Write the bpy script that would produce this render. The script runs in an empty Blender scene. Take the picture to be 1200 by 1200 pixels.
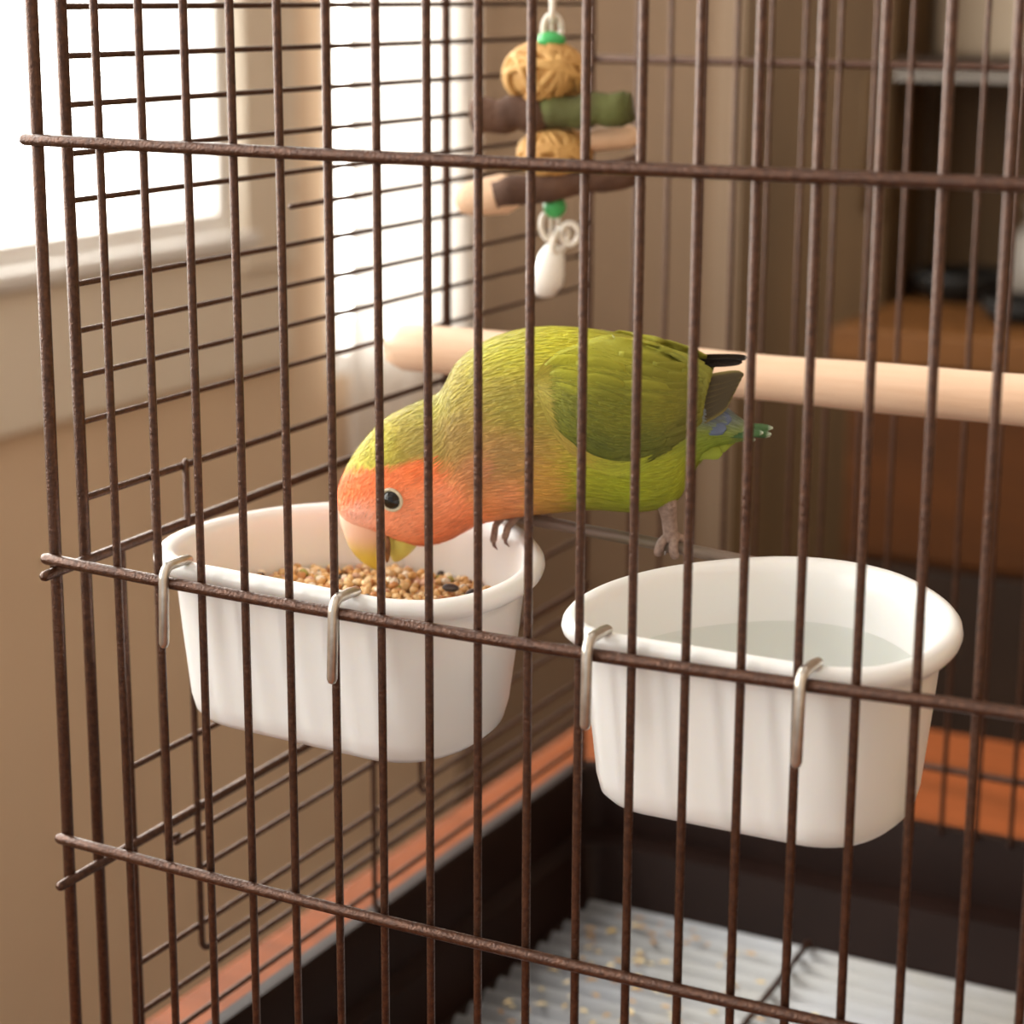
import bpy, bmesh, math, random
from mathutils import Vector, Matrix, noise
from mathutils.bvhtree import BVHTree

random.seed(7)
scene = bpy.context.scene
COL = scene.collection
OZ = 1.15                      # room floor is z = 0; cage heights below are given relative to this level

# ------------------------------------------------------------------ camera
cam_d = bpy.data.cameras.new('camera')
cam = bpy.data.objects.new('camera', cam_d); COL.objects.link(cam)
cr = Vector((0.885054, 0.465465, 0.004653)); cu = Vector((-0.116426, 0.211677, 0.970380)); cf = Vector((-0.450693, 0.859381, -0.241537))
cam.matrix_world = Matrix(((cr.x, cu.x, -cf.x, 0.41648), (cr.y, cu.y, -cf.y, -0.49904), (cr.z, cu.z, -cf.z, 0.044395 + OZ), (0, 0, 0, 1)))
cam_d.sensor_width = 36.0
cam_d.lens = 36.0 * 2449.5 / 1200.0
cam_d.clip_start = 0.02; cam_d.clip_end = 60
cam_d.dof.use_dof = True
cam_d.dof.focus_distance = 0.63
cam_d.dof.aperture_fstop = 10.5
scene.camera = cam

# ------------------------------------------------------------------ world, daylight, exposure
world = bpy.data.worlds.new('world'); scene.world = world
world.use_nodes = True
bg = world.node_tree.nodes['Background']
bg.inputs['Color'].default_value = (1.0, 0.975, 0.94, 1)
bg.inputs['Strength'].default_value = 1.02

def area_light(name, loc, rot, sx, sy, power, color):
    d = bpy.data.lights.new(name, 'AREA'); d.shape = 'RECTANGLE'; d.size = sx; d.size_y = sy
    d.energy = power; d.color = color
    o = bpy.data.objects.new(name, d); COL.objects.link(o)
    o.location = loc; o.rotation_euler = rot; o.visible_camera = True
    return o
# daylight coming in through the window in the left wall
area_light('window_daylight', (-1.05, -0.15, OZ + 0.42), (0, math.radians(-90), 0), 1.6, 4.1, 205.0, (1.0, 0.965, 0.92))

scene.view_settings.view_transform = 'Standard'
scene.view_settings.look = 'None'
scene.view_settings.gamma = 1.0
scene.view_settings.use_curve_mapping = False
scene.view_settings.exposure = -0.12

# ------------------------------------------------------------------ helpers
def lin(c):
    return tuple(((x / 255.0) / 12.92 if x / 255.0 <= 0.04045 else ((x / 255.0 + 0.055) / 1.055) ** 2.4) for x in c)

def mat(name, rgb, rough=0.5, metal=0.0, rgb2=None, nscale=40.0, bump=0.0, bscale=200.0, stretch=(1, 1, 1), sss=0.0, spec=0.5, attr=None, detail=4.0, coat=0.0):
    m = bpy.data.materials.new(name); m.use_nodes = True
    nt = m.node_tree; b = nt.nodes['Principled BSDF']
    b.inputs['Roughness'].default_value = rough; b.inputs['Metallic'].default_value = metal
    b.inputs['Specular IOR Level'].default_value = spec
    b.inputs['Coat Weight'].default_value = coat
    if sss:
        b.inputs['Subsurface Weight'].default_value = sss
        b.inputs['Subsurface Radius'].default_value = (0.004, 0.003, 0.002)
        b.inputs['Subsurface Scale'].default_value = 1.0
    tc = nt.nodes.new('ShaderNodeTexCoord'); mp = nt.nodes.new('ShaderNodeMapping')
    mp.inputs['Scale'].default_value = stretch
    nt.links.new(tc.outputs['Object'], mp.inputs['Vector'])
    c1 = lin(rgb)
    if attr:
        a = nt.nodes.new('ShaderNodeAttribute'); a.attribute_name = attr
        nt.links.new(a.outputs['Color'], b.inputs['Base Color'])
    else:
        b.inputs['Base Color'].default_value = (*c1, 1)
        c2 = lin(rgb2) if rgb2 else tuple(x * 0.85 for x in c1)
        n = nt.nodes.new('ShaderNodeTexNoise'); n.inputs['Scale'].default_value = nscale; n.inputs['Detail'].default_value = detail
        r = nt.nodes.new('ShaderNodeValToRGB')
        r.color_ramp.elements[0].position = 0.35; r.color_ramp.elements[1].position = 0.68
        r.color_ramp.elements[0].color = (*c1, 1); r.color_ramp.elements[1].color = (*c2, 1)
        nt.links.new(mp.outputs['Vector'], n.inputs['Vector']); nt.links.new(n.outputs['Fac'], r.inputs['Fac'])
        nt.links.new(r.outputs['Color'], b.inputs['Base Color'])
    if bump:
        n2 = nt.nodes.new('ShaderNodeTexNoise'); n2.inputs['Scale'].default_value = bscale; n2.inputs['Detail'].default_value = 3
        bp = nt.nodes.new('ShaderNodeBump'); bp.inputs['Strength'].default_value = bump; bp.inputs['Distance'].default_value = 0.001
        nt.links.new(mp.outputs['Vector'], n2.inputs['Vector']); nt.links.new(n2.outputs['Fac'], bp.inputs['Height']); nt.links.new(bp.outputs['Normal'], b.inputs['Normal'])
    return m

def clear_mat(name, tint, ior):
    m = bpy.data.materials.new(name); m.use_nodes = True; nt = m.node_tree
    nt.nodes.remove(nt.nodes['Principled BSDF'])
    t = nt.nodes.new('ShaderNodeBsdfTransparent'); t.inputs['Color'].default_value = (*tint, 1)
    g = nt.nodes.new('ShaderNodeBsdfGlossy'); g.inputs['Roughness'].default_value = 0.03
    lw = nt.nodes.new('ShaderNodeLayerWeight'); lw.inputs['Blend'].default_value = 0.5
    pw = nt.nodes.new('ShaderNodeMath'); pw.operation = 'POWER'; pw.inputs[1].default_value = 5.0
    f = nt.nodes.new('ShaderNodeMath'); f.operation = 'MULTIPLY_ADD'; f0 = ((ior - 1) / (ior + 1)) ** 2
    f.inputs[1].default_value = 1 - f0; f.inputs[2].default_value = f0
    nt.links.new(lw.outputs['Facing'], pw.inputs[0]); nt.links.new(pw.outputs[0], f.inputs[0])
    mx = nt.nodes.new('ShaderNodeMixShader')
    nt.links.new(f.outputs[0], mx.inputs[0]); nt.links.new(t.outputs[0], mx.inputs[1]); nt.links.new(g.outputs[0], mx.inputs[2])
    nt.links.new(mx.outputs[0], nt.nodes['Material Output'].inputs['Surface'])
    return m

def mesh_of(name, verts, faces, smooth=True, cols=None):
    me = bpy.data.meshes.new(name)
    me.from_pydata([tuple(v) for v in verts], [], faces); me.update()
    if smooth:
        me.polygons.foreach_set('use_smooth', [True] * len(me.polygons))
    if cols:
        ca = me.color_attributes.new('Col', 'FLOAT_COLOR', 'POINT')
        flat = []
        for c in cols: flat.extend((c[0], c[1], c[2], 1.0))
        ca.data.foreach_set('color', flat)
    return me

def obj(name, me, m=None, parent=None, loc=None, rot=None):
    if m is not None and len(me.materials) == 0: me.materials.append(m)
    o = bpy.data.objects.new(name, me); COL.objects.link(o)
    if loc is not None: o.location = loc
    if rot is not None: o.rotation_euler = rot
    if parent is not None: o.parent = parent
    return o

def empty(name, loc=(0, 0, 0)):
    o = bpy.data.objects.new(name, None); COL.objects.link(o); o.location = loc; o.empty_display_size = 0.02
    return o

def tag(o, label=None, cat=None, group=None, kind=None):
    if label: o['label'] = label
    if cat: o['category'] = cat
    if group: o['group'] = group
    if kind: o['kind'] = kind
    return o

def tube(pts, rad, seg=12, cap=True):
    """vertices and faces of a round tube with domed ends"""
    pts = [Vector(p) for p in pts]
    rads = list(rad) if isinstance(rad, (list, tuple)) else [rad] * len(pts)
    if cap:
        d0 = (pts[0] - pts[1]).normalized(); d1 = (pts[-1] - pts[-2]).normalized()
        r0, r1 = rads[0], rads[-1]
        a = [pts[0] + d0 * r0 * 0.95, pts[0] + d0 * r0 * 0.7]; b = [pts[-1] + d1 * r1 * 0.7, pts[-1] + d1 * r1 * 0.95]
        pts = a + pts + b; rads = [r0 * 0.25, r0 * 0.72] + rads + [r1 * 0.72, r1 * 0.25]
    V = []; F = []; n = None
    for i, p in enumerate(pts):
        t = (pts[min(i + 1, len(pts) - 1)] - pts[max(i - 1, 0)]).normalized()
        if n is None:
            n = t.orthogonal().normalized()
        else:
            n = (n - t * n.dot(t)).normalized()
        bn = t.cross(n)
        for k in range(seg):
            a = 2 * math.pi * k / seg
            V.append(p + (n * math.cos(a) + bn * math.sin(a)) * rads[i])
    for i in range(len(pts) - 1):
        for k in range(seg):
            F.append((i * seg + k, i * seg + (k + 1) % seg, (i + 1) * seg + (k + 1) % seg, (i + 1) * seg + k))
    F.append(tuple(reversed(range(seg)))); F.append(tuple(range((len(pts) - 1) * seg, len(pts) * seg)))
    return V, F

def merge(parts):
    V = []; F = []
    for v, f in parts:
        o = len(V); V += list(v); F += [tuple(i + o for i in q) for q in f]
    return V, F

def box(x0, x1, y0, y1, z0, z1):
    V = [(x0, y0, z0), (x1, y0, z0), (x1, y1, z0), (x0, y1, z0), (x0, y0, z1), (x1, y0, z1), (x1, y1, z1), (x0, y1, z1)]
    F = [(3, 2, 1, 0), (4, 5, 6, 7), (0, 1, 5, 4), (1, 2, 6, 5), (2, 3, 7, 6), (3, 0, 4, 7)]
    return V, F

def bevel(o, w, seg=2):
    b = o.modifiers.new('bevel', 'BEVEL'); b.width = w; b.segments = seg; b.limit_method = 'ANGLE'
    return o

def box_obj(name, m, parent, dims, bev=0.0):
    o = obj(name, mesh_of(name, *box(*dims), smooth=False), m, parent)
    if bev: bevel(o, bev)
    return o

def catmull(P, closed, per):
    P = [Vector(p) for p in P]; n = len(P); out = []
    rng = n if closed else n - 1
    for i in range(rng):
        if closed:
            a, b, c, d = P[(i - 1) % n], P[i], P[(i + 1) % n], P[(i + 2) % n]
        else:
            a, b, c, d = P[max(i - 1, 0)], P[i], P[i + 1], P[min(i + 2, n - 1)]
        for k in range(per):
            t = k / per
            out.append(0.5 * ((2 * b) + (c - a) * t + (2 * a - 5 * b + 4 * c - d) * t * t + (3 * b - a - 3 * c + d) * t ** 3))
    if not closed: out.append(P[-1])
    return out

def sphere(c, r, nu=16, nv=10, sc=(1, 1, 1)):
    V = []; F = []
    for j in range(nv + 1):
        th = math.pi * j / nv
        for i in range(nu):
            ph = 2 * math.pi * i / nu
            V.append((c[0] + r * sc[0] * math.sin(th) * math.cos(ph), c[1] + r * sc[1] * math.sin(th) * math.sin(ph), c[2] + r * sc[2] * math.cos(th)))
    for j in range(nv):
        for i in range(nu):
            F.append((j * nu + i, (j + 1) * nu + i, (j + 1) * nu + (i + 1) % nu, j * nu + (i + 1) % nu))
    return V, F

# ------------------------------------------------------------------ materials
M_WIRE = mat('bronze_wire', (60, 36, 25), 0.30, 0.5, (84, 54, 38), 600, 0.35, 1100, spec=0.55)
M_WHITE_PLASTIC = mat('white_plastic', (236, 235, 234), 0.28, 0.0, (233, 232, 231), 8, sss=0.15)
M_STEEL = mat('steel_hook', (206, 200, 192), 0.3, 0.9, (186, 178, 168), 300)
M_TRAY = mat('brown_tray_plastic', (28, 15, 11), 0.5, 0.0, (33, 19, 15), 30, spec=0.12)
M_PERCH = mat('pale_wood', (228, 196, 170), 0.55, 0.0, (212, 174, 144), 22, 0.25, 150, stretch=(0.25, 3, 3))
M_ROD = mat('rod_wood', (138, 115, 107), 0.5, 0.0, (112, 98, 80), 60, 0.2, 200, stretch=(0.3, 3, 3))
M_TABLE = mat('orange_wood', (134, 70, 34), 0.55, 0.0, (110, 56, 24), 9, 0.1, 60, stretch=(0.6, 6, 6), spec=0.2)
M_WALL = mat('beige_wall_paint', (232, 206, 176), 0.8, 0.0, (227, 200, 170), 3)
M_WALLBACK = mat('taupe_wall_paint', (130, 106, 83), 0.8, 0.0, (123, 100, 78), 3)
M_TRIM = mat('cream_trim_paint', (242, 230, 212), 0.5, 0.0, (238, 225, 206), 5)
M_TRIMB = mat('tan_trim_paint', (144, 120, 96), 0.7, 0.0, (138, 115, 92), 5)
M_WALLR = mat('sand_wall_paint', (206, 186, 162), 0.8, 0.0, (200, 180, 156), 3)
M_SASH = mat('white_sash_paint', (246, 243, 240), 0.4, 0.0, (242, 239, 236), 5)
M_FLOOR = mat('floor_wood', (96, 66, 44), 0.5, 0.0, (78, 52, 34), 5, stretch=(1, 8, 1))
M_GLASS = clear_mat('window_glass', (0.97, 0.98, 0.97), 1.25)
M_WATER = clear_mat('water', (0.92, 0.945, 0.92), 1.33)
M_SEED = mat('seed_hulls', (200, 160, 110), 0.45, attr='Col')
M_PLUME = mat('plumage', (150, 160, 50), 0.62, attr='Col', bump=0.25, bscale=900, spec=0.25, sss=0.06)
M_BARB = mat('plumage_barbs', (150, 160, 50), 0.55, attr='Col', spec=0.3)
M_BEAK = mat('beak_horn', (230, 190, 150), 0.35, attr='Col', sss=0.15)
M_LEG = mat('scaly_leg', (168, 142, 128), 0.6, 0.0, (136, 112, 100), 700, 0.5, 1500)
M_CLAW = mat('dark_claw', (126, 100, 90), 0.4)
M_EYE = mat('black_eye', (10, 7, 6), 0.08, 0.0, (15, 10, 8), 30, spec=0.45)
M_LID = mat('white_eye_ring', (206, 196, 170), 0.6, 0.0, (186, 176, 150), 900, 0.3, 1500)
M_LINER = mat('pale_liner', (152, 154, 160), 0.5, 0.0, (146, 144, 140), 14)

# ------------------------------------------------------------------ the room
def Z(z): return z + OZ
floor_o = tag(box_obj('floor', M_FLOOR, None, (-0.8, 1.6, -2.2, 1.6, -0.05, 0.0)), kind='structure')
W1 = (-0.75, 1.075, Z(-0.172), Z(1.0)); W2 = (1.235, 1.478, Z(-0.33), Z(1.0)); W3 = (-2.1, -0.95, Z(-0.172), Z(1.0)); WT = Z(1.25)
wall_parts = [box(-0.8, -0.7, -2.2, W3[0], 0, WT), box(-0.8, -0.7, W3[0], W3[1], 0, W3[2]), box(-0.8, -0.7, W3[0], W3[1], W3[3], WT), box(-0.8, -0.7, W3[1], W1[0], 0, WT), box(-0.8, -0.7, W1[0], W1[1], 0, W1[2]), box(-0.8, -0.7, W1[0], W1[1], W1[3], WT),
              box(-0.8, -0.7, W1[1], W2[0], 0, WT), box(-0.8, -0.7, W2[0], W2[1], 0, W2[2]), box(-0.8, -0.7, W2[0], W2[1], W2[3], WT), box(-0.8, -0.7, W2[1], 1.6, 0, WT)]
tag(obj('wall_left', mesh_of('wall_left', *merge(wall_parts), smooth=False), M_WALL), kind='structure')
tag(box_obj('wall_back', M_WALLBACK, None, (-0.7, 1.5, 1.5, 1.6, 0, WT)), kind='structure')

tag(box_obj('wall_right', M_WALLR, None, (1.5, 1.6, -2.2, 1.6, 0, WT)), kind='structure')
tag(box_obj('ceiling', M_SASH, None, (-0.8, 1.6, -2.2, 1.6, WT, WT + 0.05)), kind='structure')
def window(name, W, mull):
    y0, y1, z0, z1 = W
    e = tag(empty(name, (-0.75, (y0 + y1) / 2, z0)), kind='structure')
    def loc(d): return (d[0] + 0.75, d[1] + 0.75, d[2] - (y0 + y1) / 2, d[3] - (y0 + y1) / 2, d[4] - z0, d[5] - z0)
    t = 0.022
    fr = merge([box(*loc((-0.799, -0.699, y0, y0 + t, z0 + t, z1 - t))), box(*loc((-0.799, -0.699, y1 - t, y1, z0 + t, z1 - t))),
                box(*loc((-0.799, -0.699, y0, y1, z0, z0 + t))), box(*loc((-0.799, -0.699, y0, y1, z1 - t, z1)))])
    obj('window_frame', mesh_of('window_frame', *fr, smooth=False), M_SASH, e)
    ys = [y0 + t] + mull + [y1 - t]
    for m_ in mull:
        box_obj('mullion', M_SASH, e, loc((-0.77, -0.73, m_ - 0.014, m_ + 0.014, z0 + t, z1 - t)))
    for a, b in zip(ys[:-1], ys[1:]):
        box_obj('pane', M_GLASS, e, loc((-0.752, -0.748, a, b, z0 + t, z1 - t)))
    return e, loc
e1, loc1 = window('window_1', W1, [-0.1, 0.45])
box_obj('window_sill', M_SASH, e1, loc1((-0.699, -0.680, W1[0] - 0.03, W1[1] + 0.02, W1[2] - 0.012, W1[2] + 0.004)), 0.004)
e2, loc2 = window('window_2', W2, [])
e3, loc3 = window('added_window_3', W3, [-1.52])  # unseen window, added to bring in light from the front left
# casing board and lower rail on the left wall
tag(box_obj('trim_1', M_TRIM, None, (-0.7, -0.683, W1[1], W1[1] + 0.088, Z(-0.207), Z(1.05)), 0.004), kind='structure')
tag(box_obj('trim_2', M_TRIM, None, (-0.7, -0.690, W1[0] - 0.05, W1[1] + 0.085, Z(-0.30), Z(-0.186)), 0.003), kind='structure')
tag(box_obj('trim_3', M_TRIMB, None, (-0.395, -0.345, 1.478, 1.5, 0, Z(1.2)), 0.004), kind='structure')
tag(box_obj('baseboard_back', M_TRIM, None, (-0.7, 1.5, 1.485, 1.5, 0, 0.09), 0.004), kind='structure')
tag(box_obj('baseboard_left', M_TRIM, None, (-0.7, -0.685, -2.2, 1.485, 0, 0.09), 0.004), kind='structure')

# sheer curtain hanging over the narrow window
def curtain():
    m = bpy.data.materials.new('sheer_cloth'); m.use_nodes = True; nt = m.node_tree
    b = nt.nodes['Principled BSDF']; b.inputs['Base Color'].default_value = (*lin((236, 230, 224)), 1); b.inputs['Roughness'].default_value = 0.9
    t = nt.nodes.new('ShaderNodeBsdfTranslucent'); t.inputs['Color'].default_value = (*lin((244, 238, 232)), 1)
    tp = nt.nodes.new('ShaderNodeBsdfTransparent')
    mx = nt.nodes.new('ShaderNodeMixShader'); mx.inputs[0].default_value = 0.32
    mx2 = nt.nodes.new('ShaderNodeMixShader'); mx2.inputs[0].default_value = 0.06
    nt.links.new(b.outputs[0], mx.inputs[1]); nt.links.new(t.outputs[0], mx.inputs[2])
    nt.links.new(mx.outputs[0], mx2.inputs[1]); nt.links.new(tp.outputs[0], mx2.inputs[2])
    nt.links.new(mx2.outputs[0], nt.nodes['Material Output'].inputs['Surface'])
    y0, y1, z0, z1 = 1.228, 1.492, Z(-0.42), Z(1.1)
    e = empty('sheer_curtain', (-0.672, (y0 + y1) / 2, z0))
    V = []; F = []; ny = 60; nz = 16
    for j in range(nz + 1):
        for i in range(ny + 1):
            y = y0 + (y1 - y0) * i / ny; z = z0 + (z1 - z0) * j / nz
            x = 0.007 * math.sin(i * 0.78) * (0.6 + 0.4 * j / nz) + 0.003 * math.sin(i * 0.31 + j * 0.2)
            V.append((x, y - (y0 + y1) / 2, z - z0))
    for j in range(nz):
        for i in range(ny):
            a = j * (ny + 1) + i; F.append((a, a + 1, a + ny + 2, a + ny + 1))
    obj('curtain_cloth', mesh_of('curtain_cloth', V, F), m, e)
    obj('curtain_rod', mesh_of('curtain_rod', *tube([(0, -0.15, z1 - z0 + 0.004), (0, 0.13, z1 - z0 + 0.004)], 0.007)), M_STEEL, e)
    tag(e, 'sheer white curtain hanging over the narrow window in the room corner', 'curtain')
curtain()

# ------------------------------------------------------------------ furniture behind the cage
M_CUP = mat('dark_cupboard_wood', (78, 57, 34), 0.6, 0.0, (68, 49, 28), 6, spec=0.15, stretch=(6, 6, 0.6))
M_SIDE = mat('brown_sideboard_wood', (80, 44, 16), 0.6, 0.0, (62, 34, 12), 7, spec=0.15, stretch=(0.7, 5, 4))
M_SIDETOP = mat('amber_sideboard_top', (102, 64, 28), 0.6, 0.0, (86, 52, 20), 7, spec=0.2, stretch=(0.7, 5, 4))
M_DARK = mat('dark_brown_and_shade', (50, 36, 27), 0.6, 0.0, (42, 30, 23), 6, spec=0.15)  # board and leg brown, also painted shade below the sideboard
M_BLACK = mat('black_glaze', (20, 17, 15), 0.55, 0.0, (26, 23, 20), 20, spec=0.2)
M_GREYPOT = mat('grey_ceramic', (120, 111, 102), 0.5, 0.0, (110, 102, 94), 12)
M_GREYPAINT = mat('grey_panel_paint', (166, 148, 126), 0.7, 0.0, (159, 141, 120), 5)

cb = empty('tall_cupboard', (-0.25, 1.44, 0))
def L(e, d): x, y, z = e.location; return (d[0] - x, d[1] - x, d[2] - y, d[3] - y, d[4] - z, d[5] - z)
box_obj('carcass', M_CUP, cb, L(cb, (-0.335, -0.176, 1.40, 1.478, 0.06, Z(0.8))), 0.004)
box_obj('door', M_CUP, cb, L(cb, (-0.330, -0.181, 1.386, 1.40, 0.08, Z(0.78))), 0.003)
box_obj('plinth', M_DARK, cb, L(cb, (-0.325, -0.186, 1.42, 1.478, 0.0, 0.06)))
obj('handle', mesh_of('handle', *tube([(0.055, -0.065, 1.0), (0.055, -0.078, 1.0), (0.055, -0.078, 1.12), (0.055, -0.065, 1.12)], 0.005)), M_CUP, cb)
tag(cb, 'tall narrow dark brown cupboard standing against the taupe wall', 'cupboard')

sb = empty('sideboard', (0.2, 1.33, 0))
box_obj('top', M_SIDETOP, sb, L(sb, (-0.172, 0.62, 1.215, 1.478, Z(-0.265), Z(-0.235))), 0.003)
box_obj('carcass', M_SIDE, sb, L(sb, (-0.165, 0.61, 1.25, 1.478, Z(-0.62), Z(-0.265))))
xs = [-0.165, 0.03, 0.225, 0.42, 0.61]
for a, b in zip(xs[:-1], xs[1:]):
    dr = box_obj('door', M_SIDE, sb, L(sb, (a + 0.004, b - 0.004, 1.236, 1.25, Z(-0.44), Z(-0.272))), 0.003)
    box_obj('shade_panel', M_DARK, sb, L(sb, (a + 0.004, b - 0.004, 1.242, 1.25, Z(-0.61), Z(-0.448))), 0.003)  # dark panels put where shadowed floor lies, the shade held in their colour
for lx in (-0.14, 0.585):
    for ly in (1.27, 1.455):
        obj('leg', mesh_of('leg', *tube([(lx - 0.2, ly - 1.33, Z(-0.62)), (lx - 0.2, ly - 1.33, 0.018)], [0.02, 0.014], 10)), M_DARK, sb)
tag(sb, 'amber-topped brown wooden sideboard over dark panels standing in for shade, beyond the cage', 'sideboard')

sh = empty('wall_shelf', (0.2, 1.5, Z(-0.03)))
box_obj('board', M_DARK, sh, L(sh, (-0.172, 0.62, 1.36, 1.5, Z(-0.028), Z(-0.012))), 0.002)
box_obj('edge_strip', M_GREYPOT, sh, L(sh, (-0.172, 0.62, 1.354, 1.36, Z(-0.030), Z(-0.024))))
box_obj('back_panel', M_CUP, sh, L(sh, (-0.172, 0.62, 1.488, 1.5, Z(-0.235), Z(-0.028))))
box_obj('upper_panel', M_GREYPAINT, sh, L(sh, (-0.172, 0.62, 1.48, 1.5, Z(-0.012), Z(0.5))), 0.003)
tag(sh, 'dark shelf board with pale edge fixed to the wall above the sideboard', 'shelf')

def lathe(prof, seg=24):
    V = []; F = []
    for r, z in prof:
        for k in range(seg):
            a = 2 * math.pi * k / seg; V.append((r * math.cos(a), r * math.sin(a), z))
    for i in range(len(prof) - 1):
        for k in range(seg): F.append((i * seg + k, i * seg + (k + 1) % seg, (i + 1) * seg + (k + 1) % seg, (i + 1) * seg + k))
    return V, F
SBT = Z(-0.235)
bw = lathe([(0.0, 0), (0.025, 0), (0.03, 0.003), (0.042, 0.016), (0.047, 0.028), (0.045, 0.028), (0.038, 0.014), (0.0, 0.006)])
b1 = obj('bowl', mesh_of('bowl', *bw), M_BLACK, None, (-0.118, 1.425, SBT)); tag(b1, 'low black bowl on the sideboard, beside the tall cupboard', 'bowl')
b2 = obj('dish', mesh_of('dish', *lathe([(0, 0), (0.03, 0), (0.04, 0.008), (0.043, 0.02), (0.041, 0.02), (0.036, 0.008), (0, 0.004)])), M_BLACK, None, (-0.03, 1.33, SBT))
tag(b2, 'shallow black dish on the sideboard, nearest its front edge', 'dish')
vs = obj('jar', mesh_of('jar', *lathe([(0, 0), (0.03, 0), (0.036, 0.006), (0.04, 0.03), (0.036, 0.06), (0.022, 0.078), (0.022, 0.088), (0.026, 0.092), (0.0, 0.093)])), M_GREYPOT, None, (-0.038, 1.43, SBT))
tag(vs, 'pale grey ceramic jar standing on the sideboard', 'jar')

# ------------------------------------------------------------------ table
tb = empty('table', (0.43, 0.25, 0))
box_obj('table_top', M_TABLE, tb, L(tb, (-0.135, 1.0, -0.24, 0.745, Z(-0.44), Z(-0.41))), 0.006)
box_obj('apron', M_TABLE, tb, L(tb, (-0.09, 0.95, -0.19, 0.69, Z(-0.51), Z(-0.44))))
for lx in (-0.08, 0.94):
    for ly in (-0.18, 0.68):
        obj('leg', mesh_of('leg', *merge([box(lx - 0.43 - 0.02, lx - 0.43 + 0.02, ly - 0.25 - 0.02, ly - 0.25 + 0.02, 0, Z(-0.44))]), smooth=False), M_TABLE, tb)
tag(tb, 'orange-brown wooden table under the cage tray', 'table')

# ------------------------------------------------------------------ the cage
S = 0.016; XL = -0.0085; XR = 0.4565; YB = 0.388; ZT = 0.10; ZB = -0.33
cage = empty('bird_cage', (0, 0, Z(ZB)))
def wl(p): return Vector((p[0], p[1], p[2] - ZB))          # cage coordinates to the cage's own space
def wire(name, a, b, r, seg=10):
    return obj(name, mesh_of(name, *tube([wl(a), wl(b)], r, seg)), M_WIRE, cage)
def wire_path(name, pts, r, seg=10):
    return obj(name, mesh_of(name, *tube([wl(p) for p in pts], r, seg)), M_WIRE, cage)
# front panel
vme = mesh_of('vertical_wire', *tube([(0, 0, 0), (0, 0, ZT - ZB)], 0.00128, 12)); vme.materials.append(M_WIRE)
for i in range(1, 28):
    obj('vertical_wire', vme, None, cage, wl((S * i, 0, ZB)))
pme = mesh_of('corner_post', *tube([(0, 0, 0), (0, 0, ZT - ZB)], 0.0020, 14)); pme.materials.append(M_WIRE)
pl = wire('corner_post', (-0.0068, 0, ZT), (-0.0099, 0, ZB), 0.00195, 14)
obj('corner_post', pme, None, cage, wl((XR - 0.002, 0, ZB)))
def bar(z0, zl, zm, zr):
    pts = []
    for k in range(25):
        x = -0.0098 + (XR + 0.002 + 0.0098) * k / 24
        q = (x - 0.14) / 0.15
        q = max(-1.0, min(1.0, q))
        pts.append((x, -0.0030, z0 + (zm + (zl - zm) * q * q if q < 0 else zm + (zr - zm) * q * q)))
    return wire_path('crossbar', pts, 0.00185, 14)
bar(0.0004, 0.0002, -0.0002, 0.0004)
bar(-0.1317, 0.0015, -0.0010, 0.0020)
bar(-0.2262, 0.0012, -0.0006, 0.0010)
wire('top_rail', (XL, -0.003, ZT), (XR, -0.003, ZT), 0.002); wire('bottom_rail', (XL, -0.003, ZB + 0.004), (XR, -0.003, ZB + 0.004), 0.002)
# left side panel
wire('side_post', (XL, 0.0150, ZT), (XL, 0.0140, ZB), 0.0019, 14)
wire('side_post', (XL, 0.252, ZT), (XL, 0.252, -0.145), 0.0019)
wire('side_post', (XL, YB, ZT), (XL, YB, ZB), 0.0019)
XS = XL + 0.0004
for z in (0.0834, 0.0688, 0.0541, 0.0394, 0.0247, 0.0100, -0.0048, -0.0192, -0.0452, -0.0600, -0.0745, -0.0893):
    wire('side_wire', (XS, 0.0160, z), (XS, YB, z), 0.00098, 8)
wire('side_wire', (XS, 0.137, -0.0315), (XS, YB, -0.030), 0.00098, 8)
for z in (-0.1140,):
    wire('side_wire', (XS, 0.0160, z), (XS, YB, z + 0.002), 0.0013, 8)
wire('side_rail', (XS + 0.001, -0.0072, -0.1345), (XS + 0.001, YB, -0.1290), 0.0017, 12)
wire('side_rail', (XS + 0.001, -0.0072, -0.2395), (XS + 0.001, YB, -0.2370), 0.0017, 12)
wire('side_post', (XS, 0.033, -0.135), (XS, 0.033, ZB), 0.0010, 8)
for y0, z in ((0.033, -0.2120), (0.056, -0.2480), (0.069, -0.2630), (0.033, -0.2845), (0.033, -0.3030), (0.033, -0.3185)):
    wire('side_wire', (XS, y0, z), (XS, YB, z), 0.0011, 8)
# hanging door wires with curled ends
for y, zt, zb in ((0.0485, -0.112, -0.2445), (0.0665, -0.112, -0.2935), (0.1860, -0.200, -0.3270), (0.2240, -0.200, -0.2880)):
    pts = [(XS + 0.002, y, zt), (XS + 0.002, y, zb + 0.004)]
    for k in range(1, 6):
        a = k / 5 * math.pi * 0.5
        pts.append((XS + 0.002, y + 0.004 * (1 - math.cos(a)), zb + 0.004 - 0.004 * math.sin(a)))
    if y == 0.0665: pts.append((XS + 0.002, YB, zb))
    else: pts.append((XS + 0.002, y + 0.006, zb))
    wire_path('door_wire', pts, 0.0012, 8)
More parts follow.
